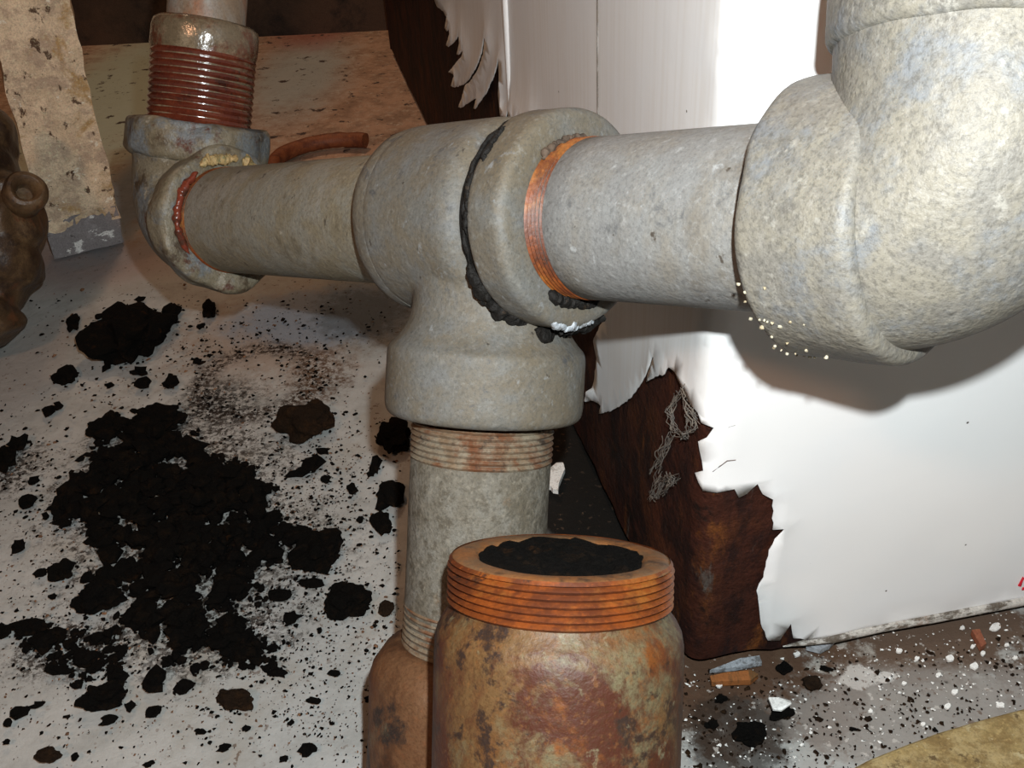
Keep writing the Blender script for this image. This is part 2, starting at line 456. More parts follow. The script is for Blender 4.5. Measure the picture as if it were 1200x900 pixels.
def grid(x0, x1, y0, y1, nx, ny, fz):
    V = [Vector((x0 + (x1 - x0) * i / nx, y0 + (y1 - y0) * j / ny, 0)) for j in range(ny + 1) for i in range(nx + 1)]
    for v in V: v.z = fz(v)
    F = [(j * (nx + 1) + i, j * (nx + 1) + i + 1, (j + 1) * (nx + 1) + i + 1, (j + 1) * (nx + 1) + i)
         for j in range(ny) for i in range(nx)]
    return V, F
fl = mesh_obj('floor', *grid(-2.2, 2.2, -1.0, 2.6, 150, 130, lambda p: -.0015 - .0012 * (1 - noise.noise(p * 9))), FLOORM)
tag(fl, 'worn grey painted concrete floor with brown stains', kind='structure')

# back wall where the floor ends
WALLM = layered('dark_back_wall', (.055, .034, .022), [((.09, .05, .03), 6, .45, .65, 6, I3),
    ((.02, .013, .01), 9, .52, .66, 6, I3)], rough=.8, bump=(.5, .002, 90))
wa = on_floor(95, 52); wb_ = on_floor(330, 40)
wd = (wb_ - wa); wd.z = 0; wd.normalize(); wn = Vector((-wd.y, wd.x, 0))
def box_vf(o, a, b, c):
    V = [o, o + a, o + a + b, o + b, o + c, o + a + c, o + a + b + c, o + b + c]
    return V, [(0, 3, 2, 1), (4, 5, 6, 7), (0, 1, 5, 4), (1, 2, 6, 5), (2, 3, 7, 6), (3, 0, 4, 7)]
mw = (wa + wb_) / 2; mw.z = -.004
wall = mesh_obj('wall_back', *box_vf(mw - wd * 1.6, wd * 3.4, wn * .1, Vector((0, 0, 1.6))), WALLM, smooth=False)
tag(wall, 'dark brown wall at the back of the floor', kind='structure')

# ------------------------------------------------------------------ cabinet
CAB_Z0 = .006
C0 = on_floor(805, 782, CAB_Z0); C0.z = 0
pl = on_floor(497, 140, CAB_Z0); pr = on_floor(1200, 706, CAB_Z0)
LD = Vector((pl.x - C0.x, pl.y - C0.y, 0)).normalized()
RD = Vector((pr.x - C0.x, pr.y - C0.y, 0)).normalized()
ang = LD.angle(RD); RC = .012
nL = Vector((-LD.y, LD.x, 0)); nR = Vector((RD.y, -RD.x, 0))
if nL.dot(RD) > 0: nL = -nL
if nR.dot(LD) > 0: nR = -nR
TL = RC / math.tan(ang / 2)
ARC = (math.pi - ang)
CC = C0 + LD * TL - nL * RC
aL = math.atan2(nL.y, nL.x); aR = math.atan2(nR.y, nR.x)
dA = (aR - aL + math.pi) % (2 * math.pi) - math.pi
def cab(s, h, off=0.0):
    if s < 0: p = C0 + LD * (TL - s) + nL * off
    elif s < RC * abs(dA):
        a = aL + dA * s / (RC * abs(dA)); p = CC + Vector((math.cos(a), math.sin(a), 0)) * (RC + off)
    else: p = C0 + RD * (TL + s - RC * abs(dA)) + nR * off
    return Vector((p.x, p.y, h))
def cab_inv(u, v):
    r = ray(u, v)
    t = (C0 - CAMP).dot(nL) / r.dot(nL); p = CAMP + r * t; a = (p - C0).dot(LD)
    if t > 0 and a >= TL: return (TL - a, p.z)
    t = (C0 - CAMP).dot(nR) / r.dot(nR); p = CAMP + r * t; b = (p - C0).dot(RD)
    if t > 0 and b >= TL: return (RC * abs(dA) + b - TL, p.z)
    # rounded corner
    o = Vector((CAMP.x - CC.x, CAMP.y - CC.y)); d = Vector((r.x, r.y))
    A = d.dot(d); B = o.dot(d); C_ = o.dot(o) - RC * RC
    t = (-B - math.sqrt(max(0, B * B - A * C_))) / A
    p = CAMP + r * t; a = math.atan2(p.y - CC.y, p.x - CC.x)
    f = ((a - aL + math.pi) % (2 * math.pi) - math.pi) / dA
    return (max(0, min(1, f)) * RC * abs(dA), p.z)
CABH = .95
# left face runs back until just before the wall
tl = (wa - C0).dot(wn) / LD.dot(wn)
RLEN = .62
tl = min(tl, (wa - C0 - RD * RLEN).dot(wn) / LD.dot(wn))
LLEN = tl - TL - .015
cabt = thing('metal_cabinet', (C0.x, C0.y, 0), 'white painted sheet metal cabinet with a rusted-out lower corner', 'cabinet')
# sheet steel shell: visible skin, finely cut near the corner
ss = list(np.linspace(-LLEN, -.6, 14)) + list(np.linspace(-.58, 0, 60)) + list(np.linspace(0, RC * abs(dA), 9))[1:] + list(np.linspace(.005, RLEN, 60) + RC * abs(dA))
hs = list(np.linspace(CAB_Z0, .34, 46)) + [.4, .5, .6, .75, CABH]
V = []; F = []
for h in hs:
    for s in ss:
        p0 = cab(s, h)
        rag = .0012 * noise.noise(p0 * 45) + .0008 * noise.noise(p0 * 120)
        p = cab(s, h, -.0012 + rag * .8)
        if h == CAB_Z0 and -.5 < s < .05: p.z += .0025 * (1 + noise.noise(p0 * 70))
        V.append(p)
ns = len(ss)
for j in range(len(hs) - 1):
    for i in range(ns - 1):
        F.append((j * ns + i, j * ns + i + 1, (j + 1) * ns + i + 1, (j + 1) * ns + i))
# back corner closes the box
bl = cab(-LLEN, 0); br = cab(ss[-1], 0); bc = bl + (br - C0)
i0 = len(V)
for h in (CAB_Z0, CABH): V += [Vector((bl.x, bl.y, h)), Vector((bc.x, bc.y, h)), Vector((br.x, br.y, h))]
F += [(i0, i0 + 1, i0 + 4, i0 + 3), (i0 + 1, i0 + 2, i0 + 5, i0 + 4)]
top = [(len(hs) - 1) * ns + i for i in range(ns)]
F.append(tuple(reversed(top)) + (i0 + 3, i0 + 4, i0 + 5)[::1])
bot = [i for i in range(ns)]
F.append(tuple(bot) + (i0 + 2, i0 + 1, i0))
body = mesh_obj('steel_shell', V, F, RUSTPANEL, cabt)
body['label'] = 'dark red rusted steel under the paint'

# paint skin with its torn edge, traced in the unwrapped surface of the cabinet
up_tr = [(516, 0), (519, 7), (526, 12), (531, 19), (528, 32), (531, 36), (533.6, 33), (534.4, 39), (530, 52), (533, 54.4), (540, 48),
         (544.4, 41), (545, 50), (542.4, 63), (544.4, 63.6), (549.6, 57), (547, 66), (533, 83.6), (538, 86), (539, 88),
         (535.6, 100), (540, 101.6), (549, 98.5), (557, 93), (565, 81), (572, 62), (575, 44), (576.2, 44.5), (574, 63), (568, 81), (559, 95), (552, 99), (550, 106), (548, 115), (544.4, 124.4), (547, 125.4), (567, 113.6),
         (563, 126), (565, 126.6), (579, 107), (580, 105), (588, 84), (591.5, 69), (592.5, 85), (592, 108), (595, 134), (603, 138), (605, 126), (606.5, 138), (609, 143), (613, 136), (615, 143), (628, 146)]
lo_tr = [(640, 250), (680, 350), (712, 372), (699, 399), (703, 419), (700, 446), (694, 468), (703, 471), (708, 475), (706, 484), (720, 481), (744, 465),
         (757, 447), (763, 435), (770, 417), (771.5, 418), (765, 436), (763, 447), (774, 440), (785, 437), (787, 432), (790, 429), (798, 435), (807, 453), (817, 473),
         (823, 480), (826, 492), (838, 497), (831, 509), (823, 514), (826, 536), (827, 548), (819, 551), (826, 572),
         (840, 574), (859, 570), (864, 580), (873, 576), (886, 564), (892, 576), (904, 582), (903, 617), (917, 616),
         (906, 628), (899, 641), (893, 673), (885, 689), (888, 710), (890, 728), (898, 747), (912, 747), (925, 727),
         (928, 745), (943, 747), (957, 745), (978, 744)]
tr = [cab_inv(u, v) for u, v in up_tr + lo_tr]
def jag(pts, amp=.0005):
    q = []
    for i in range(len(pts) - 1):
        (a, b), (c, d) = pts[i], pts[i + 1]
        L = math.hypot(c - a, d - b); n = max(1, int(L / .0035)) if L < .08 else 12
        for k in range(n):
            f = k / n; w_ = amp if (k and L > .005) else 0
            q.append((a + (c - a) * f + random.uniform(-w_, w_), b + (d - b) * f + random.uniform(-w_, w_)))
    q.append(pts[-1]); return q
trj = jag(tr)
s_first, h_first = trj[0]; s_last, h_last = trj[-1]
sR = ss[-1]
bottom_h = CAB_Z0 + .004
poly = trj + [(s_last + .012, bottom_h), (sR, bottom_h), (sR, CABH - .002), (s_first - .02, CABH - .002), (s_first - .012, (h_first + CABH) / 2)]
cdtv = [Vector(p) for p in poly]; npoly = len(cdtv)
edges = [(i, (i + 1) % npoly) for i in range(npoly)]
for s in np.arange(-.75, sR, .009):
    for h in np.arange(bottom_h + .004, .46, .009):
        cdtv.append(Vector((s + random.uniform(-.001, .001), h + random.uniform(-.001, .001))))
for s in np.linspace(0, RC * abs(dA), 9):
    for h in np.arange(bottom_h + .002, CABH - .01, .012): cdtv.append(Vector((s, h)))
ov, oe, of, a1, a2, a3 = delaunay_2d_cdt(cdtv, edges, [list(range(npoly))], 1, 1e-7)
TB = np.array(trj)
def edge_dist(p):
    d = np.hypot(TB[:, 0] - p[0], TB[:, 1] - p[1]); return float(d.min())
V = []
nearv = []
for p in ov:
    d = edge_dist(p); q = cab(p[0], p[1])
    curl = math.exp(-d / .007) * (.0011 + .0016 * max(0, noise.noise(q * 24) + .25))
    if p[0] < -.15: curl = .006 * math.exp(-d / .012) * (.8 + .3 * noise.noise(q * 16))
    wave = .0006 * noise.noise(q * 28) * math.exp(-max(0, p[1] - .03) / .12) + .0005 * noise.noise(q * 60) * math.exp(-max(0, p[1]) / .05)
    V.append(cab(p[0], p[1], .0010 + curl + wave))
F = [tuple(f) for f in of]
# thickness
bm = bmesh.new()
bv = [bm.verts.new(v - Vector((C0.x, C0.y, 0))) for v in V]
for f in F:
    try: bm.faces.new([bv[i] for i in f])
    except ValueError: pass
bmesh.ops.recalc_face_normals(bm, faces=bm.faces[:])
me = bpy.data.meshes.new('paint_skin'); bm.to_mesh(me); bm.free()
me.polygons.foreach_set('use_smooth', [True] * len(me.polygons))
ps = link('paint_skin', me, PAINT, cabt)
so = ps.modifiers.new('thickness', 'SOLIDIFY'); so.thickness = .0005; so.offset = -1
ps['label'] = 'white enamel paint with a torn flaking edge'

def strip(s_px0, s_px1, wdt, hgt, name, mat):
    """raised bead that runs up the left face between two picture points"""
    (s0, h0), (s1, h1) = cab_inv(*s_px0), cab_inv(*s_px1)
    path = [cab(s0 + (s1 - s0) * k / 20, h0 + (h1 - h0) * k / 20, .0012) for k in range(21)]
    return mesh_obj(name, *sweep(path, [wdt] * 21, 10), mat, cabt)
(sr, hr) = cab_inv(599, 70)
path = [cab(sr, cab_inv(601, 134)[1] + (.6) * k / 24, .0010) for k in range(25)]
sm = mesh_obj('folded_seam', *sweep(path, [.0030] * 25, 12), PAINT, cabt)
(sr2, _) = cab_inv(703, 70)
path = [cab(sr2, .20 + .5 * k / 24, .0009) for k in range(25)]
SEAMD = layered('seam_dirt', (.16, .14, .12), [((.3, .28, .26), 60, .5, .6, 4, I3)], rough=.8)
mesh_obj('panel_joint', *sweep(path, [.0007] * 25, 8), SEAMD, cabt)
# rolled bottom edge of the right face
e0 = cab_inv(978, 746)[0]
path = [cab(e0 - .03 + (sR - e0 + .02) * k / 40, CAB_Z0 + .0035, .0012 + .0006 * noise.noise(Vector((k * .4, 0, 0)))) for k in range(41)]
lip = mesh_obj('bottom_lip', *sweep(path, [.0028 if k > 2 else .0012 * k + .0004 for k in range(41)], 10, wob=.0006), LIP, cabt)
# hairline cracks in the paint
CRK = layered('crack_dark', (.10, .07, .06), [((.2, .15, .12), 90, .5, .6, 3, I3)], rough=.8)
for pts in (((826, 551), (836, 550), (843, 544), (851, 538), (861, 537)), ((840, 505), (848, 503), (853, 498), (860, 496))):
    path = [cab(*cab_inv(*p), .0013) for p in pts]
    mesh_obj('paint_crack', *sweep(path, [.00035, .0004, .0004, .0003, .0002][:len(path)], 6), CRK, cabt)
# red printed mark on the right face, cut by the frame
for pts in (((1193, 684), (1197, 675), (1202, 680), (1206, 673), (1210, 686)), ((1196, 688), (1204, 686), (1212, 688))):
    path = [cab(*cab_inv(*p), .0012) for p in pts]
    ro = mesh_obj('red_print', *sweep(path, [.0011] * len(path), 6), REDINK, cabt)
    ro['label'] = 'red printed mark'

# ------------------------------------------------------------------ pipework
PN = Vector((.073, .0545, .324))             # on the run axis, camera axes
SD = Vector((-.266, .0455, .276)); SL = SD.length
def run(s): q = PN + SD * s; return cpt(*q)
RU = cdir(*(-SD)).normalized()               # along the run towards the right elbow
BD = cdir(-.055, -.988, .11).normalized()    # branch, pointing down
BD = (BD - RU * BD.dot(RU)).normalized()
RP = .0300; RCOL = .0412
TC = run(.303)
basep = run(.303); basep.z = 0
pipe = thing('drain_pipe', basep, 'grey galvanised drain pipe run with tee, elbows and rusty down leg', 'pipe')

# --- tee
def along(t): return TC + RU * t
tee_vf = merge(
    lathe(TC, RU, round_prof(-.046, .022, .0408, .012), 80),
    lathe(TC, RU, [(-.03, .034), (.04, .036)], 64),
    lathe(TC, BD, [(0, .034), (.022, .0325), (.034, .0318), (.041, .0328), (.047, .0355), (.0515, .0390), (.0535, .0412), (.056, .0418), (.077, .0420), (.0805, .0414), (.0825, .0395), (.0830, .033)], 80),
)
tee = remeshed('tee', tee_vf, GALV, pipe, .0012, 5)
tee['label'] = 'grey cast tee fitting'
col = mesh_obj('collar', *lathe(TC, RU, round_prof(.0285, .0485, .0418, .0042, RP) , 96, wob=.0007), GALV, tee)
mesh_obj('collar', *lathe(TC, RU, [(-.047, RP), (-.047, .0365), (-.0462, .0385), (-.044, .0402), (-.040, .0408), (-.036, .0406)], 96, wob=.0006), GALV, tee)
mesh_obj('collar_groove', *lathe(TC, RU, [(.020, .036), (.024, .0385), (.029, .0385), (.032, .036)], 80), GUNK, tee)
# black sealant squeezed out of the groove, lower half
def ring_pt(t, a, r):
    """a = angle round the run, 0 towards the camera side, 90 degrees down the branch"""
    side = RU.cross(BD).normalized()
    if side.dot(CAMP - TC) < 0: side = -side
    return along(t) + (side * math.cos(a) + BD * math.sin(a)) * r
def gunk(name, t, a0, a1, r, rad, n=60, mat=GUNK, parent=tee, wob=.0016, seed=0):
    path = []; rr = []
    for k in range(n):
        f = k / (n - 1); a = math.radians(a0 + (a1 - a0) * f)
        j = noise.noise(Vector((f * 9 + seed, 1.3, 0)))
        path.append(ring_pt(t + .0012 * j, a, r + .001 * noise.noise(Vector((f * 14, seed, 2)))))
        rr.append(rad * (.55 + .9 * max(-.2, noise.noise(Vector((f * 16, seed, 5)))) + .25) * min(1, f * 10, (1 - f) * 10) + .0003)
    return mesh_obj(name, *sweep(path, rr, 14, wob=wob), mat, parent)
gunk('sealant', .0265, 28, 128, .0402, .0036, 80, seed=1)
gunk('sealant', .0268, -75, 30, .0396, .0007, 60, seed=2, wob=.0004)
gunk('sealant', .0290, 45, 120, .0415, .0032, 60, seed=4)
gunk('sealant', .034, 82, 112, .0438, .0036, 60, seed=9, wob=.003)
gunk('sealant', .0295, 60, 125, .0412, .0026, 90, seed=14, wob=.003)
gunk('sealant', .0250, 35, 110, .0395, .0022, 90, seed=17, wob=.0028)
gunk('sealant', .040, 92, 125, .0432, .0028, 50, seed=19, wob=.0028)
gunk('sealant', .0300, -20, 12, .0412, .0008, 30, seed=3, wob=.0005)
gunk('sealant', .034, -50, -25, .0418, .0011, 20, seed=6, wob=.0006)
gunk('sealant', .0490, 62, 118, .0318, .0026, 60, seed=5)
gunk('white_crust', .0460, 76, 110, .0408, .0018, 40, CRUST, wob=.0012, seed=8)

# --- right run pipe with its orange thread
s_face = .0485
s_el = (run(-.071) - TC).dot(RU)
rp = mesh_obj('run_pipe', *lathe(TC, RU, [(.050, RP - .0008), (.0575, RP - .0004), (.0580, RP), (.07, RP), (.085, RP), (.1, RP), (s_el + .01, RP)], 96), RUNM, pipe)
mesh_obj('thread', *lathe(TC, RU, thread_prof(.0480, .0578, RP + .0003, 5, .0013), 96), THREAD, rp)
BRDIRT = layered('brown_residue', (.09, .06, .04), [((.03, .02, .014), 150, .5, .65, 4, I3)], rough=.8)
gunk('dirt_crust', .0500, -88, -40, .0308, .0011, 60, BRDIRT, rp, .0012, 12)

# --- elbows
def elbow(C, d1, d2, L1, L2, bend, rb, rc, c1, c2, mat, name, label, wob=.0012):
    d1 = d1.normalized(); d2 = d2.normalized()
    path = []; rad = []
    for k in range(8):
        f = k / 7; path.append(C + d1 * (L1 - .001 - (L1 - .001 - bend) * f)); rad.append(rc - .002 if f * (L1 - bend) < c1 - .003 else rb)
    for k in range(1, 20):
        f = k / 20
        path.append(C + d1 * bend * (1 - f) ** 2 + d2 * bend * f ** 2); rad.append(rb)
    for k in range(8):
        f = k / 7; path.append(C + d2 * (bend + (L2 - .001 - bend) * f)); rad.append(rc - .002 if (1 - f) * (L2 - bend) < c2 - .003 else rb)
    # ease the step between body and sockets
    R = np.array(rad)
    for _ in range(3): R[1:-1] = (R[:-2] + 2 * R[1:-1] + R[2:]) / 4
    vf = sweep(path, list(R), 72)
    cl1 = lathe(C, d1, round_prof(L1 - c1, L1, rc, .004), 80)
    cl2 = lathe(C, d2, round_prof(L2 - c2, L2, rc, .004), 80)
    e = remeshed(name, vf, mat, pipe, .0014, 3)
    e['label'] = label
    for vfc in (cl1, cl2):
        vv = [v + (v - C).normalized() * wob * noise.noise(v * 55) for v in vfc[0]]
        mesh_obj('collar', vv, vfc[1], mat, e)
    return e
# right elbow, close to the lens
EC = run(-.198)
UPD = -BD
elr = elbow(EC, -RU, UPD, (EC - run(-.071)).length, .075, .032, .0395, .0425, .036, .030, GALVB, 'elbow', 'pale galvanised elbow close to the lens')
mesh_obj('riser_pipe', *lathe(EC, UPD, [(.06, .0395), (.08, .0395), (.095, .0395), (.11, .0395)], 80), GALVB, pipe)
# grains of scale along the lower rim of the elbow
gv = []
side = RU.cross(BD).normalized()
if side.dot(CAMP - TC) < 0: side = -side
Lr = (run(-.071) - TC).dot(RU)
for k in range(26):
    a = math.radians(random.uniform(28, 105)); tt = Lr + random.choice([.001, .004, .012]) * random.random() * 2
    c = along(tt) + (side * math.cos(a) + BD * math.sin(a)) * .0425
    P, Fi = ico(1); r = random.uniform(.0003, .0007)
    gv.append(([c + Vector(p) * r * random.uniform(.7, 1.3) for p in P], Fi))
g = mesh_obj('scale_grains', *merge(*gv), GRAIN, elr); g['kind'] = 'stuff'
# socket shadow gap: dark rim where the run enters the elbow
mesh_obj('joint_gap', *lathe(TC, RU, [(Lr - .0006, RP + .0002), (Lr - .0006, .0385), (Lr + .004, .0385)], 72, (False, False)), GUNK, elr)

# --- left run pipe
s_lf = (run(.889) - TC).dot(RU)
lpipe = mesh_obj('run_pipe', *lathe(TC, RU, [(s_lf - .01, RP), (s_lf * .7, RP), (s_lf * .5, RP), (-.046, RP)], 96, wob=.0004), GALVD, pipe)
mesh_obj('thread', *lathe(TC, RU, thread_prof(s_lf - .002, s_lf + .004, RP + .0004, 3, .0008), 80), THREAD, lpipe)
gunk('dirt_crust', -.0485, -75, -20, .0312, .0022, 40, layered('brown_dirt', (.16, .10, .05), [((.07, .04, .02), 150, .5, .65, 4, I3)], rough=.8), lpipe, .0014, 21)
gunk('dirt_crust', -.0478, -20, 100, .0345, .0012, 50, GUNK, lpipe, .0006, 23)

# --- left elbow with the wet red threaded stub
ELC = run(1.012)
ED = cdir(.125, .975, -.175).normalized()
ell_ = elbow(ELC, RU, ED, (ELC - run(.889)).length, .058, .030, .0365, .0415, .020, .022, ELBD, 'elbow', 'dusty elbow at the far end', wob=.005)
gunk('putty', s_lf + .002, -95, -55, .0350, .0026, 60, BEIGEGUNK, ell_, .002, 31)
gunk('putty', s_lf + .0005, -118, -100, .0352, .0028, 30, BEIGEGUNK, ell_, .002, 35)
gunk('rust_crust', s_lf + .001, -50, 40, .0325, .0022, 50, layered('wet_red_rust', (.15, .03, .015), [((.05, .02, .012), 150, .5, .65, 4, I3)], rough=.25), ell_, .0012, 33)
stub = mesh_obj('threaded_stub', *lathe(ELC, ED, [(.05, .0295), (.098, .0300), (.1005, .0308), (.111, .0308), (.1145, .0300), (.1165, .0275), (.1165, .022)], 80, wob=.0007), WETBROWN, pipe)
stub['label'] = 'wet red threaded stub'
mesh_obj('thread', *lathe(ELC, ED, thread_prof(.057, .0985, .0306, 11, .0011), 80), COPPER, stub)
mesh_obj('upright_pipe', *lathe(ELC, ED, [(.11, .0226), (.14, .0226), (.2, .0226), (.28, .0226)], 64), STEM, pipe)

# --- down leg
leg = mesh_obj('down_pipe', *lathe(TC, BD, [(.078, RP - .0008), (.1005, RP - .0006), (.1015, RP), (.12, RP), (.14, RP), (.165, RP), (.19, RP - .001)], 96, wob=.0006), PITTED, pipe)
mesh_obj('thread', *lathe(TC, BD, thread_prof(.0815, .101, RP + .0004, 8, .0011), 96), THREADP, leg)
mesh_obj('thread', *lathe(TC, BD, thread_prof(.163, .183, RP + .0004, 7, .0011), 96), THREADP, leg)
# the coupling stands on the floor with its lower rim
rcp = .0435
tt = math.sqrt(max(0, 1 - BD.z ** 2))
end = (TC.z - rcp * tt) / (-BD.z)
cp = mesh_obj('coupling', *lathe(TC, BD, [(.182, .0300), (.1825, .0325), (.1840, .0362), (.1870, .0395), (.1920, .0425), (.1980, .0435), (.22, .0436), (end - .004, .0435), (end - .0008, .0425), (end, .040)], 88, wob=.0012), RUSTC, pipe)
cp['label'] = 'rust brown coupling at the foot'

# ------------------------------------------------------------------ loose rusty fitting in front
FD = cdir(-.022, -.998, .045).normalized()
FT = cpt(*(Vector(((657 - 600) / FPX, (450 - 651) / FPX, 1)) * .345))
rbod = .0437
tt = math.sqrt(max(0, 1 - FD.z ** 2))
flen = (FT.z - rbod * tt) / (-FD.z)
fb = FT + FD * flen; fb.z = 0
fit = thing('threaded_pipe_end', fb, 'rusty orange threaded pipe end packed with soot, leaning in front', 'pipe')
fbody = mesh_obj('body', *lathe(FT, FD, [(.001, .036), (.014, .0375), (.0165, .0378), (.0185, .0388), (.0215, .0412), (.0250, .0429), (.0290, .0436), (.035, .0438), (.05, .0438), (.08, .0437), (.12, .0437), (flen - .005, .0437), (flen - .001, .0428), (flen, .041)], 110, (False, True), wob=.0006), RUSTY, fit)
thr = mesh_obj('thread', *lathe(FT, FD, [(.0, .0382), (.0012, .0392)] + thread_prof(.0018, .0162, .0397, 6, .0017), 110, (False, False)), THREAD, fbody)
rim = mesh_obj('rim', *lathe(FT, FD, [(.0030, .0284), (.0012, .0288), (.0002, .0298), (-.0002, .031), (-.0002, .036), (.0004, .0378), (.0012, .0388)], 110, (False, False), wob=.0010), layered('rim_rust', (.34, .13, .035), [((.24, .13, .06), 40, .45, .62, 6, I3), ((.08, .04, .02), 60, .56, .68, 6, I3)], rough=.6, k=0.6), fbody)
# soot plug
ax, e1, e2 = frame(FD)
V = []; F = []
NR, NS = 16, 56
V.append(FT + ax * .0015)
for i in range(1, NR + 1):
    for k in range(NS):
        a = 2 * math.pi * k / NS; r = .0294 * i / NR
        p = FT + (e1 * math.cos(a) + e2 * math.sin(a)) * r
        bk = max(-1, min(1, (p - FT).dot(fwd) / .028))
        V.append(p + ax * (.0012 - .0022 * bk * min(1, 1.6 - i / NR) + .0014 * noise.noise(p * 160) + .0018 * noise.noise(p * 420)))
for k in range(NS): F.append((0, 1 + k, 1 + (k + 1) % NS))
for i in range(NR - 1):
    for k in range(NS):
        k2 = (k + 1) % NS
        F.append((1 + i * NS + k, 1 + (i + 1) * NS + k, 1 + (i + 1) * NS + k2, 1 + i * NS + k2))
plug = mesh_obj('soot_plug', V, F, SOOT, fit, smooth=False)

# ------------------------------------------------------------------ post at the left
pb = [on_floor(62, 304), on_floor(146, 284)]
ctr = (pb[0] + pb[1]) / 2
topc = None
px = (pb[1] - pb[0]); pwid = px.length; px.normalize(); py = Vector((-px.y, px.x, 0))
# rotate the foot so that a sliver of its left side shows
lean = (cdir(0, 0, 0) + Vector((0.02, 0, 1))).normalized()
post = thing('wooden_post', (ctr.x, ctr.y, 0), 'rough tan post with a chipped grey painted foot', 'post')
def post_block(z0, z1, w0, grow, mat, name, amp):
    V = []; F = []; nx, ny, nz = 10, 8, max(2, int((z1 - z0) / .009))
    ringpts = [(-.5 + i / nx, 0) for i in range(nx)] + [(.5, j / ny) for j in range(ny)] + [(.5 - i / nx, 1) for i in range(nx)] + [(-.5, 1 - j / ny) for j in range(ny)]
    for k in range(nz + 1):
        z = z0 + (z1 - z0) * k / nz
        for (a, b) in ringpts:
            p = ctr + px * (a * w0) + py * (b * .075 + .0) + Vector((POSTLX * z, POSTLY * z, z))
            q = p * 55
            p = p + px * amp * noise.noise(q) + py * (amp * 1.2 * noise.noise(q + Vector((9, 9, 9))))
            if name == 'post_shaft' and k == 0: p.z += .008 * noise.noise(p * 60)
            V.append(p)
    n = len(ringpts)
    for k in range(nz):
        for i in range(n):
            i2 = (i + 1) % n
            F.append((k * n + i, k * n + i2, (k + 1) * n + i2, (k + 1) * n + i))
    F.append(tuple(reversed(range(n)))); F.append(tuple(range(nz * n, nz * n + n)))
    return mesh_obj(name, V, F, mat, post)
POSTLX, POSTLY = .075, 0.0
post_block(.028, .62, pwid * 1.0, 0, BOARD, 'post_shaft', .0026)
post_block(0.0, .040, pwid * .985, 0, POSTGREY, 'painted_foot', .0018)

# ------------------------------------------------------------------ brown cast valve at the left edge
def cut(u, v, d): return CAMP + ray(u, v) * d
vd = .80
vb = cut(5, 345, vd); vb.z = 0
valve = thing('cast_valve', vb, 'dark brown lumpy iron casting with a round boss beside tan post', 'valve')
def blob(u, v, d, ru, rv, rd, rot=0, sub=4, seed=0, rough=.18):
    c = cut(u, v, d); P, Fi = ico(sub); V = []
    for p in P:
        q = Vector(p); k = 1 + rough * noise.noise(q * 1.9 + Vector((seed, 0, 0))) + .06 * noise.noise(q * 6 + Vector((0, seed, 0)))
        x, y = q.x * ru / FPX * d * k, q.y * rv / FPX * d * k
        cr, sr_ = math.cos(rot), math.sin(rot)
        V.append(c + cdir(x * cr - y * sr_, x * sr_ + y * cr, q.z * rd * k))
    return V, Fi
mat_v = merge(blob(-10, 300, vd, 52, 62, .045, .25, seed=1), blob(18, 262, vd, 30, 42, .035, .0, seed=2), blob(-25, 210, vd, 40, 62, .04, 0, seed=3),
              blob(-8, 160, vd + .01, 22, 40, .03, .1, seed=5), blob(14, 225, vd, 22, 20, .03, 0, seed=6), blob(-40, 370, vd - .01, 60, 40, .05, 0, seed=8), blob(-62, 385, vd + .015, 62, 44, .055, .2, seed=9))
mat_v = ([Vector((p.x, p.y, max(p.z, .0008))) for p in mat_v[0]], mat_v[1])
remeshed('casting', mat_v, VALVE, valve, .0025, 3)
bc_ = cut(30, 222, vd - .035); bax = (CAMP - bc_).normalized() + cdir(.15, .5, 0) * .8
bax.normalize()
mesh_obj('boss', *lathe(bc_ - bax * .02, bax, [(-.012, .013), (.004, .0155), (.012, .0165), (.018, .0160), (.0215, .0138), (.0222, .011), (.0205, .0085), (.015, .006), (.008, .0055), (.008, .0005)], 48, wob=.0015), VALVE, valve)

# ------------------------------------------------------------------ rusty hoop behind the left pipe
hc = on_floor(392, 196); hr_ = (on_floor(392, 196) - on_floor(325, 196)).length
path = [Vector((hc.x + hr_ * math.cos(math.radians(a)), hc.y + hr_ * math.sin(math.radians(a)) * .9, .009)) for a in range(62, 236, 5)]
hb = Vector((hc.x, hc.y, 0))
hoop = mesh_obj('iron_hoop', *sweep(path, [.0088] * len(path), 16, wob=.0012), HOOP, origin=hb)
tag(hoop, 'curved rust-red iron hoop lying behind the left pipe', 'hoop')

# ------------------------------------------------------------------ tan slab, lower right
zt = .018
edge = [(960, 925), (985, 905), (1020, 887), (1060, 871), (1100, 856), (1150, 841), (1200, 828), (1260, 814), (1330, 800)]
E = [on_floor(u, v, zt) for u, v in edge]
near = [on_floor(1360, 900, zt), on_floor(1200, 1000, zt), on_floor(1000, 985, zt)]
ring_ = E + near
sb = sum(ring_, Vector()) / len(ring_); sb.z = 0
bm = bmesh.new()
vtop = [bm.verts.new(Vector((p.x - sb.x, p.y - sb.y, zt))) for p in ring_]
f = bm.faces.new(vtop)
r = bmesh.ops.extrude_face_region(bm, geom=[f])
for g_ in r['geom']:
    if isinstance(g_, bmesh.types.BMVert): g_.co.z = 0.0
bmesh.ops.recalc_face_normals(bm, faces=bm.faces[:])
bmesh.ops.bevel(bm, geom=[e for e in bm.edges if all(v.co.z > zt - 1e-5 for v in e.verts)], offset=.003, segments=3, profile=.5, affect='EDGES')
me = bpy.data.meshes.new('stone_slab'); bm.to_mesh(me); bm.free()
slab = link('stone_slab', me, STONE); slab.location = sb
tag(slab, 'rough tan stone slab with a curved edge, lower right corner', 'slab')

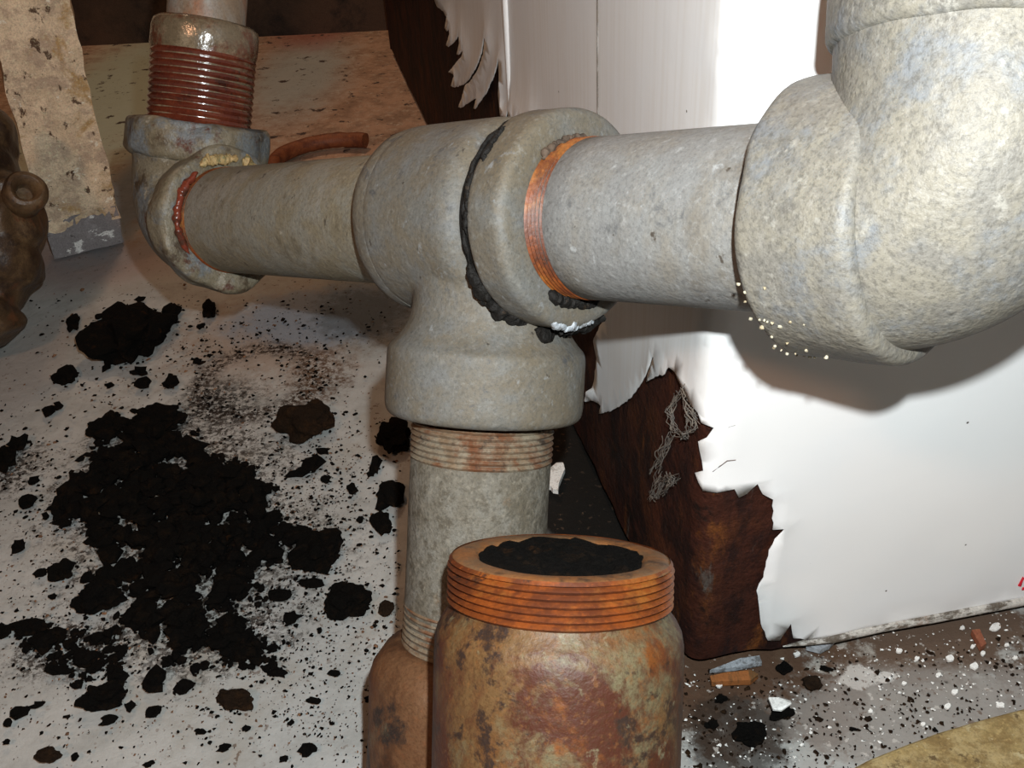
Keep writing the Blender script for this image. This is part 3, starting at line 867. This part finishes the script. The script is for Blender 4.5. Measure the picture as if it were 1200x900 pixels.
# ------------------------------------------------------------------ debris
def px2m(u, v): 
    a = on_floor(u, v); return (on_floor(u + 1, v) - a).length, (on_floor(u, v - 1) - a).length
clods = [  # u, v, width, height in the picture, own label or None
    (155, 393, 78, 56, 'large flat black soot clod lying alone below the left elbow'),
    (360, 494, 64, 40, 'dark brown-black clod just below the brown ring stain'),
    (408, 703, 50, 38, 'rounded black clod right of the soot pile, near rusty coupling'),
    (462, 508, 34, 42, 'black clod beside the thread of the down pipe under the tee'),
    (459, 578, 30, 32, 'black clod touching the left side of the down pipe'),
    (120, 817, 50, 30, 'oval black clod at the lower edge of the soot pile'),
    (374, 645, 50, 46, 'big black clod at the right end of the soot pile'),
    (57, 885, 30, 20, 'brown-black clod near the bottom left corner'),
    (78, 441, 24, 17, 'small black clod left below the large flat clod'),
    (201, 366, 20, 22, 'small dark clod touching the large flat clod on its right'),
    (245, 361, 15, 22, 'small black clod right under the left elbow rim'),
    (86, 378, 13, 18, 'small upright black clod between post and large flat clod'),
    (201, 447, 16, 15, 'small black clod between large flat clod and soot pile'),
    (72, 668, 26, 22, 'ragged black clod left of the pile, beside two crumbs'),
    (447, 610, 22, 28, 'dark clod low on the left of the down pipe'),
    (453, 712, 18, 18, 'brown-black clod tucked against the rusty coupling'),
    (35, 735, 42, 15, 'long thin black clod at the far left of the pile'),
    (277, 820, 44, 26, 'reddish-brown clod below the soot pile'),
    (190, 490, 50, 24, 'flat black clod at the top of the soot pile'),
    (125, 500, 34, 26, 'black clod at the top left of the soot pile'),
    (120, 700, 46, 30, 'black clod jutting from the left flank of the pile'),
    (952, 800, 24, 18, 'round black clod in brown dirt before the rusted corner'),
    (919, 782, 18, 14, 'small black clod right under the cabinet bottom edge'),
    (916, 835, 30, 14, 'flat black clod with a white chip resting above it'),
    (880, 858, 34, 30, 'wide black clod in dark dirt beside the orange fitting'),
]
small = [(165, 437, 18, 9), (168, 452, 18, 12), (413, 574, 12, 14), (58, 483, 12, 14), (69, 477, 10, 10), (24, 836, 24, 14), (45, 827, 18, 8), (181, 836, 18, 16),
         (153, 829, 12, 12), (361, 880, 18, 16), (392, 790, 14, 10), (367, 822, 16, 9), (236, 858, 12, 8), (263, 877, 14, 10), (48, 673, 13, 10),
         (103, 679, 16, 13), (62, 700, 9, 8), (22, 642, 16, 14), (5, 742, 14, 18), (127, 745, 16, 20), (343, 726, 18, 16), (115, 750, 16, 18),
         (236, 384, 10, 7), (165, 352, 9, 6), (136, 363, 9, 9), (117, 372, 9, 7), (125, 432, 8, 9), (129, 453, 9, 6), (232, 425, 10, 8), (380, 530, 14, 8),
         (350, 556, 26, 10), (367, 545, 20, 22), (382, 563, 12, 10), (40, 565, 12, 9), (34, 590, 18, 16), (8, 540, 24, 36), (22, 522, 20, 18),
         (440, 545, 12, 22), (436, 555, 10, 12), (422, 610, 9, 8), (431, 820, 8, 9), (341, 848, 8, 8), (289, 855, 9, 7), (10, 848, 10, 10),
         (8, 870, 9, 6), (333, 890, 10, 8), (175, 896, 12, 8), (88, 888, 8, 10), (127, 845, 18, 14), (70, 787, 30, 12), (52, 755, 34, 22),
         (100, 775, 30, 20), (140, 795, 22, 18), (183, 800, 28, 30), (217, 806, 22, 18), (328, 700, 28, 14), (365, 685, 30, 12), (325, 790, 24, 12),
         (845, 820, 14, 10), (835, 850, 16, 12), (1000, 855, 10, 5), (1095, 856, 6, 6), (968, 785, 16, 8)]
for i, (u, v, w_, h_, lab) in enumerate(clods):
    mx, my = px2m(u, v); c = on_floor(u, v + h_ * .15)
    rx = w_ / 2 * mx; rz = min(rx * .55, h_ * mx * .42); ry = max(rx * .45, (h_ / 2 * my) - rz * .35)
    c.z = rz * .55
    b = Vector((c.x, c.y, 0))
    o = mesh_obj('soot_clod', *lump(c, rx, ry, rz, random.uniform(-.3, .3), 4 if w_ > 30 else 3, .26 if 'brown' in lab else .40, i + 1), SOOTB if 'brown' in lab else SOOT, origin=b, smooth=False)
    tag(o, lab, 'clod', 'soot clods')
LAND = {'the large flat clod': (155, 393), 'the brown ring stain': (300, 445), 'the top of the soot heap': (170, 500), 'the right end of the heap': (365, 640),
        'the down pipe': (470, 560), 'the oval clod below the heap': (120, 817), 'the lower left soot patch': (75, 765), 'the left edge of the picture': (0, 600),
        'the left flank of the heap': (85, 650), 'the bottom of the heap': (250, 780), 'the bottom left corner': (20, 890), 'the rusty coupling': (440, 800),
        'the dark left elbow rim': (190, 345)}
LANDR = {'the orange wood sliver': (860, 792), 'the red-brown sliver': (1147, 747), 'the tan slab': (1110, 850), 'the rusted cabinet corner': (930, 755), 'the red printed mark': (1195, 700), 'the white smear in the dirt': (1020, 788)}
ORD = ['', ', second nearest', ', third nearest', ', fourth nearest', ', fifth nearest', ', sixth nearest', ', seventh nearest']
def place_labels(items, land, kind):
    """items: (u, v, w, h) -> a phrase for each that says which one it is"""
    buck = {}; out = [None] * len(items)
    for i, (u, v, w_, h_) in enumerate(items):
        nm = min(land, key=lambda k_: math.hypot(land[k_][0] - u, land[k_][1] - v)); lu, lv = land[nm]
        dx, dy = u - lu, v - lv
        side_ = ('right of ' if dx > 0 else 'left of ') if abs(dx) > abs(dy) else ('below ' if dy > 0 else 'above ')
        adj = 'long ' if w_ > 1.5 * h_ else 'upright ' if h_ > 1.25 * w_ else 'round '
        size = 'tiny ' if max(w_, h_) < 11 else 'small '
        buck.setdefault((size + adj + kind + ' ' + side_ + nm), []).append((math.hypot(dx, dy), i))
    for ph, l in buck.items():
        for k_, (_, i) in enumerate(sorted(l)): out[i] = ph + ORD[min(k_, 6)]
    return out
crumb_labels = place_labels(small, LAND, 'black soot crumb')
for i, (u, v, w_, h_) in enumerate(small):
    mx, my = px2m(u, v); c = on_floor(u, v)
    rx = w_ / 2 * mx; ry = h_ / 2 * my * .8; rz = min(rx, ry) * .7; c.z = rz * .5
    o = mesh_obj('soot_crumb', *lump(c, rx, ry, rz, random.uniform(-.4, .4), 2, .5, i + 60), SOOT, origin=Vector((c.x, c.y, 0)), smooth=False)
    tag(o, crumb_labels[i], 'crumb', 'small soot crumbs')

# the heap itself: nobody could count its grains
heap_poly = [(103, 500), (132, 485), (173, 477), (210, 477), (236, 505), (240, 530), (300, 545), (330, 575), (327, 603), (353, 617), (392, 630), (395, 655),
             (367, 667), (333, 660), (300, 680), (317, 697), (300, 715), (275, 715), (300, 740), (330, 767), (318, 790), (267, 780), (213, 787), (187, 780),
             (165, 750), (133, 723), (155, 705), (150, 690), (115, 722), (97, 697), (120, 667), (110, 643), (50, 605), (67, 587), (93, 540), (115, 520)]
low_poly = [(12, 730), (50, 730), (85, 742), (140, 735), (150, 770), (140, 800), (120, 795), (90, 805), (60, 790), (45, 770), (30, 765)]
def inside(p, poly):
    x, y = p; c = False; j = len(poly) - 1
    for i in range(len(poly)):
        xi, yi = poly[i]; xj, yj = poly[j]
        if (yi > y) != (yj > y) and x < (xj - xi) * (y - yi) / (yj - yi) + xi: c = not c
        j = i
    return c
def pdist(p, poly):
    m = 1e9
    for i in range(len(poly)):
        a = np.array(poly[i]); b = np.array(poly[(i + 1) % len(poly)]); q = np.array(p)
        t = np.clip(np.dot(q - a, b - a) / np.dot(b - a, b - a), 0, 1); m = min(m, np.hypot(*(a + t * (b - a) - q)))
    return m
def fill(lst, u, v, r_px, sub, hmul=1.0, zb=0.0, rough=.5):
    mx, my = px2m(u, v); c = on_floor(u, v); r = r_px * mx
    c.z = zb + r * .35
    lst.append(lump(c, r * random.uniform(.8, 1.35), r * random.uniform(.8, 1.35), r * random.uniform(.5, .8) * hmul, random.uniform(0, 3), sub, rough, random.uniform(0, 90), 1.3))
heap = []
n = 0
while n < 1500:
    u, v = random.uniform(45, 400), random.uniform(470, 795)
    if not inside((u, v), heap_poly): continue
    d = pdist((u, v), heap_poly)
    hole = noise.noise(Vector((u / 26, v / 20, 3)))
    if d < 45 and hole > .12: continue
    n += 1
    r = random.choice([3.5, 4.5, 6, 8, 11]) if d > 10 else random.uniform(2, 5)
    zb = min(d, 50) / 50 * .010 * random.random()
    fill(heap, u, v, r, 1, 1, zb)
n = 0
while n < 190:
    u, v = random.uniform(10, 155), random.uniform(725, 810)
    if not inside((u, v), low_poly) or noise.noise(Vector((u / 16, v / 12, 7))) > .12: continue
    n += 1; fill(heap, u, v, random.uniform(1.8, 5.5), 1)
hv, hf = merge(*heap)
hbse = on_floor(220, 640)
ho = mesh_obj('soot_heap', hv, hf, SOOT, origin=hbse, smooth=False)
tag(ho, 'spilled heap of black soot on the floor', 'soot', kind='stuff')

# loose grit
def density(u, v):
    d = .04 + .10 * max(0, noise.noise(Vector((u / 60, v / 50, 1))) + .3)
    def g(a, b, sa, sb): return math.exp(-((u - a) / sa) ** 2 - ((v - b) / sb) ** 2)
    d += .9 * g(290, 560, 90, 50) + .8 * g(340, 640, 60, 90) + .7 * g(290, 740, 70, 50) + .6 * g(90, 760, 90, 50) + .5 * g(20, 560, 60, 50)
    d += .35 * g(330, 830, 90, 50) + .4 * g(390, 560, 50, 80) + .35 * g(190, 420, 100, 60) + .35 * g(330, 400, 100, 40) + .3 * g(100, 640, 70, 70) + .25 * g(440, 720, 60, 120)
    e = math.hypot((u - 300) / 70, (v - 445) / 42)
    d += .8 * math.exp(-((e - 1) / .16) ** 2) * (1 if v > 430 else .5)
    return d
tet = np.array([(1, 1, 1), (-1, -1, 1), (-1, 1, -1), (1, -1, -1)]) * .8
octa = np.array([(1, 0, 0), (-1, 0, 0), (0, 1, 0), (0, -1, 0), (0, 0, 1), (0, 0, -1)], float)
OF = [(0, 2, 4), (2, 1, 4), (1, 3, 4), (3, 0, 4), (2, 0, 5), (1, 2, 5), (3, 1, 5), (0, 3, 5)]
def grit(name, N, area, dens, sizes, mat, label):
    V = []; F = []; n = 0
    while n < N:
        u, v = random.uniform(area[0], area[2]), random.uniform(area[1], area[3])
        if random.random() > dens(u, v): continue
        n += 1
        c = on_floor(u, v); mx, _ = px2m(u, v)
        r = random.choice(sizes) * random.uniform(.6, 1.2) * mx
        a = random.uniform(0, 6.3); sc = (random.uniform(.6, 1.4), random.uniform(.6, 1.4), .6)
        b = len(V)
        for k in range(7):
            rr = r * random.uniform(.45, 1.25); b_ = k / 7 * 6.283
            x = rr * math.cos(b_) * sc[0]; y = rr * math.sin(b_) * sc[1]
            V.append(Vector((c.x + x * math.cos(a) - y * math.sin(a), c.y + x * math.sin(a) + y * math.cos(a), .0001)))
        V.append(Vector((c.x + random.uniform(-.3, .3) * r, c.y + random.uniform(-.3, .3) * r, r * random.uniform(.6, 1.1))))
        F += [(b + k, b + (k + 1) % 7, b + 7) for k in range(7)]
    o = mesh_obj(name, V, F, mat, origin=on_floor((area[0] + area[2]) / 2, (area[1] + area[3]) / 2), smooth=False)
    return tag(o, label, 'grit', kind='stuff')
grit('soot_grit', 6500, (-20, 345, 470, 905), density, [.5, .7, .8, 1.0, 1.3, 1.8, 2.6], SOOT, 'fine black soot grit strewn over the floor')
grit('rust_grit', 700, (-20, 330, 470, 905), lambda u, v: .3 + density(u, v) * .3, [.7, 1, 1.4, 2.2], layered('brown_grit', (.11, .055, .028), [((.2, .1, .05), 60, .5, .6, 3, I3)], rough=.8), 'fine brown rust grit strewn over the floor')
grit('dirt_grit', 800, (640, 480, 1200, 905), lambda u, v: 1.0 if (u > 800 and v > 790 - (u - 800) * .12) else 0.0, [.7, 1.0, 1.4, 2.0, 3], SOOTB, 'loose brown dirt at the foot of cabinet')
grit('pale_grit', 420, (800, 700, 1200, 900), lambda u, v: 1.0 if 790 - (u - 800) * .2 < v < 900 - (u - 900) * .22 else 0.0, [.7, 1, 1.4, 2], CHIPW, 'pale flecks in the dirt along the cabinet')

# ------------------------------------------------------------------ chips and slivers
def chip(name, pts, z, thick, mat, label, cat, group=None, curl=.0):
    P = [on_floor(u, v, z) for u, v in pts]
    b = sum(P, Vector()) / len(P); b.z = 0
    bm = bmesh.new(); vt = []
    for i, p in enumerate(P):
        vt.append(bm.verts.new(Vector((p.x - b.x, p.y - b.y, z + curl * (1 if i % 3 == 0 else 0)))))
    f = bm.faces.new(vt)
    r = bmesh.ops.extrude_face_region(bm, geom=[f])
    for g_ in r['geom']:
        if isinstance(g_, bmesh.types.BMVert): g_.co.z -= thick
    bmesh.ops.recalc_face_normals(bm, faces=bm.faces[:])
    me = bpy.data.meshes.new(name); bm.to_mesh(me); bm.free()
    o = link(name, me, mat); o.location = b
    return tag(o, label, cat, group)
chip('paint_chip', [(630, 545), (645, 548), (652, 542), (660, 542), (662, 549), (659, 556), (655, 566), (654, 574), (648, 573), (645, 569), (630, 570)], .004, .0038, CHIPW, 'white paint chip on black dirt beside the down pipe', 'paint chip')
chip('paint_chip', [(900, 820), (912, 817), (926, 821), (927, 827), (916, 832), (906, 831)], .0115, .0012, CHIPW, 'white curled paint chip on a black clod in dirt', 'paint chip', curl=.002)
chip('wood_sliver', [(832, 792), (850, 788), (880, 785), (889, 790), (880, 797), (852, 798), (834, 799)], .004, .0038, CHIPO, 'orange wood sliver under the rusted cabinet corner', 'wood sliver')
chip('wood_sliver', [(1139, 738), (1148, 737), (1156, 754), (1150, 758)], .004, .0038, CHIPR, 'red-brown sliver on dirt below the white panel', 'wood sliver')
chip('paint_chip', [(832, 785), (868, 771), (890, 768), (893, 776), (862, 782)], .003, .0028, CRUST, 'pale grey-blue flake tucked under the rusted cabinet corner', 'paint chip')
chip('paint_chip', [(945, 757), (965, 750), (980, 748), (972, 756), (962, 761)], .004, .0035, CRUST, 'pale flake at the start of the white bottom edge', 'paint chip')
flecks = ((1166, 735, 6), (1111, 827, 4), (1082, 848, 3), (1173, 826, 5), (1142, 780, 5), (1152, 765, 3), (1114, 771, 5), (1140, 757, 3), (934, 766, 4), (843, 802, 4), (1053, 762, 4),
                  (1075, 771, 3), (1119, 810, 4), (1020, 833, 3), (1149, 717, 3), (1128, 735, 3), (1180, 755, 3), (1190, 770, 3), (1100, 790, 3), (1060, 800, 3))
fleck_labels = place_labels([(u, v, 2 * r, 2 * r) for u, v, r in flecks], LANDR, 'white paint fleck')
for fi, (u, v, r) in enumerate(flecks):
    pts = [(u + r * random.uniform(.7, 1.2) * math.cos(a), v + r * .75 * random.uniform(.5, 1.3) * math.sin(a)) for a in np.linspace(0, 6.28, 10)[:-1]]
    chip('paint_fleck', pts, .0012, .0011, CHIPW, fleck_labels[fi], 'paint fleck', 'white flecks below the panel')

# dust webs on the rusted sheet
def web(pts_list, rad, label, spread):
    V = []; F = []
    b = cab(*cab_inv(*pts_list[0][0]), .003)
    for pts in pts_list:
        for rep in range(9):
            path = []
            for (u, v) in pts:
                s, h = cab_inv(u + random.gauss(0, spread), v + random.gauss(0, spread))
                path.append(cab(s, h, random.uniform(.0005, .005)))
            fine = []
            for i in range(len(path) - 1):
                for k in range(4):
                    p = path[i].lerp(path[i + 1], k / 4)
                    fine.append(p + Vector((random.gauss(0, .0006), random.gauss(0, .0006), random.gauss(0, .0006))))
            fine.append(path[-1])
            v_, f_ = sweep(fine, [rad * random.uniform(.5, 1.3)] * len(fine), 4)
            o = len(V); V += v_; F += [tuple(i + o for i in q) for q in f_]
    o = mesh_obj('cobweb', V, F, WEB, origin=b)
    return tag(o, label, 'cobweb')
web([[(800, 460), (792, 478), (795, 500), (808, 512), (818, 500), (815, 482)], [(805, 455), (815, 470), (822, 490)], [(790, 508), (783, 530), (775, 550)]], .00022, 'grey dusty cobweb high on the rusted corner', 2.5)
web([[(778, 555), (772, 575), (770, 585)], [(775, 582), (782, 565), (794, 556), (793, 566), (782, 578)]], .0002, 'thin grey cobweb lower down on the rusted corner', 2.0)
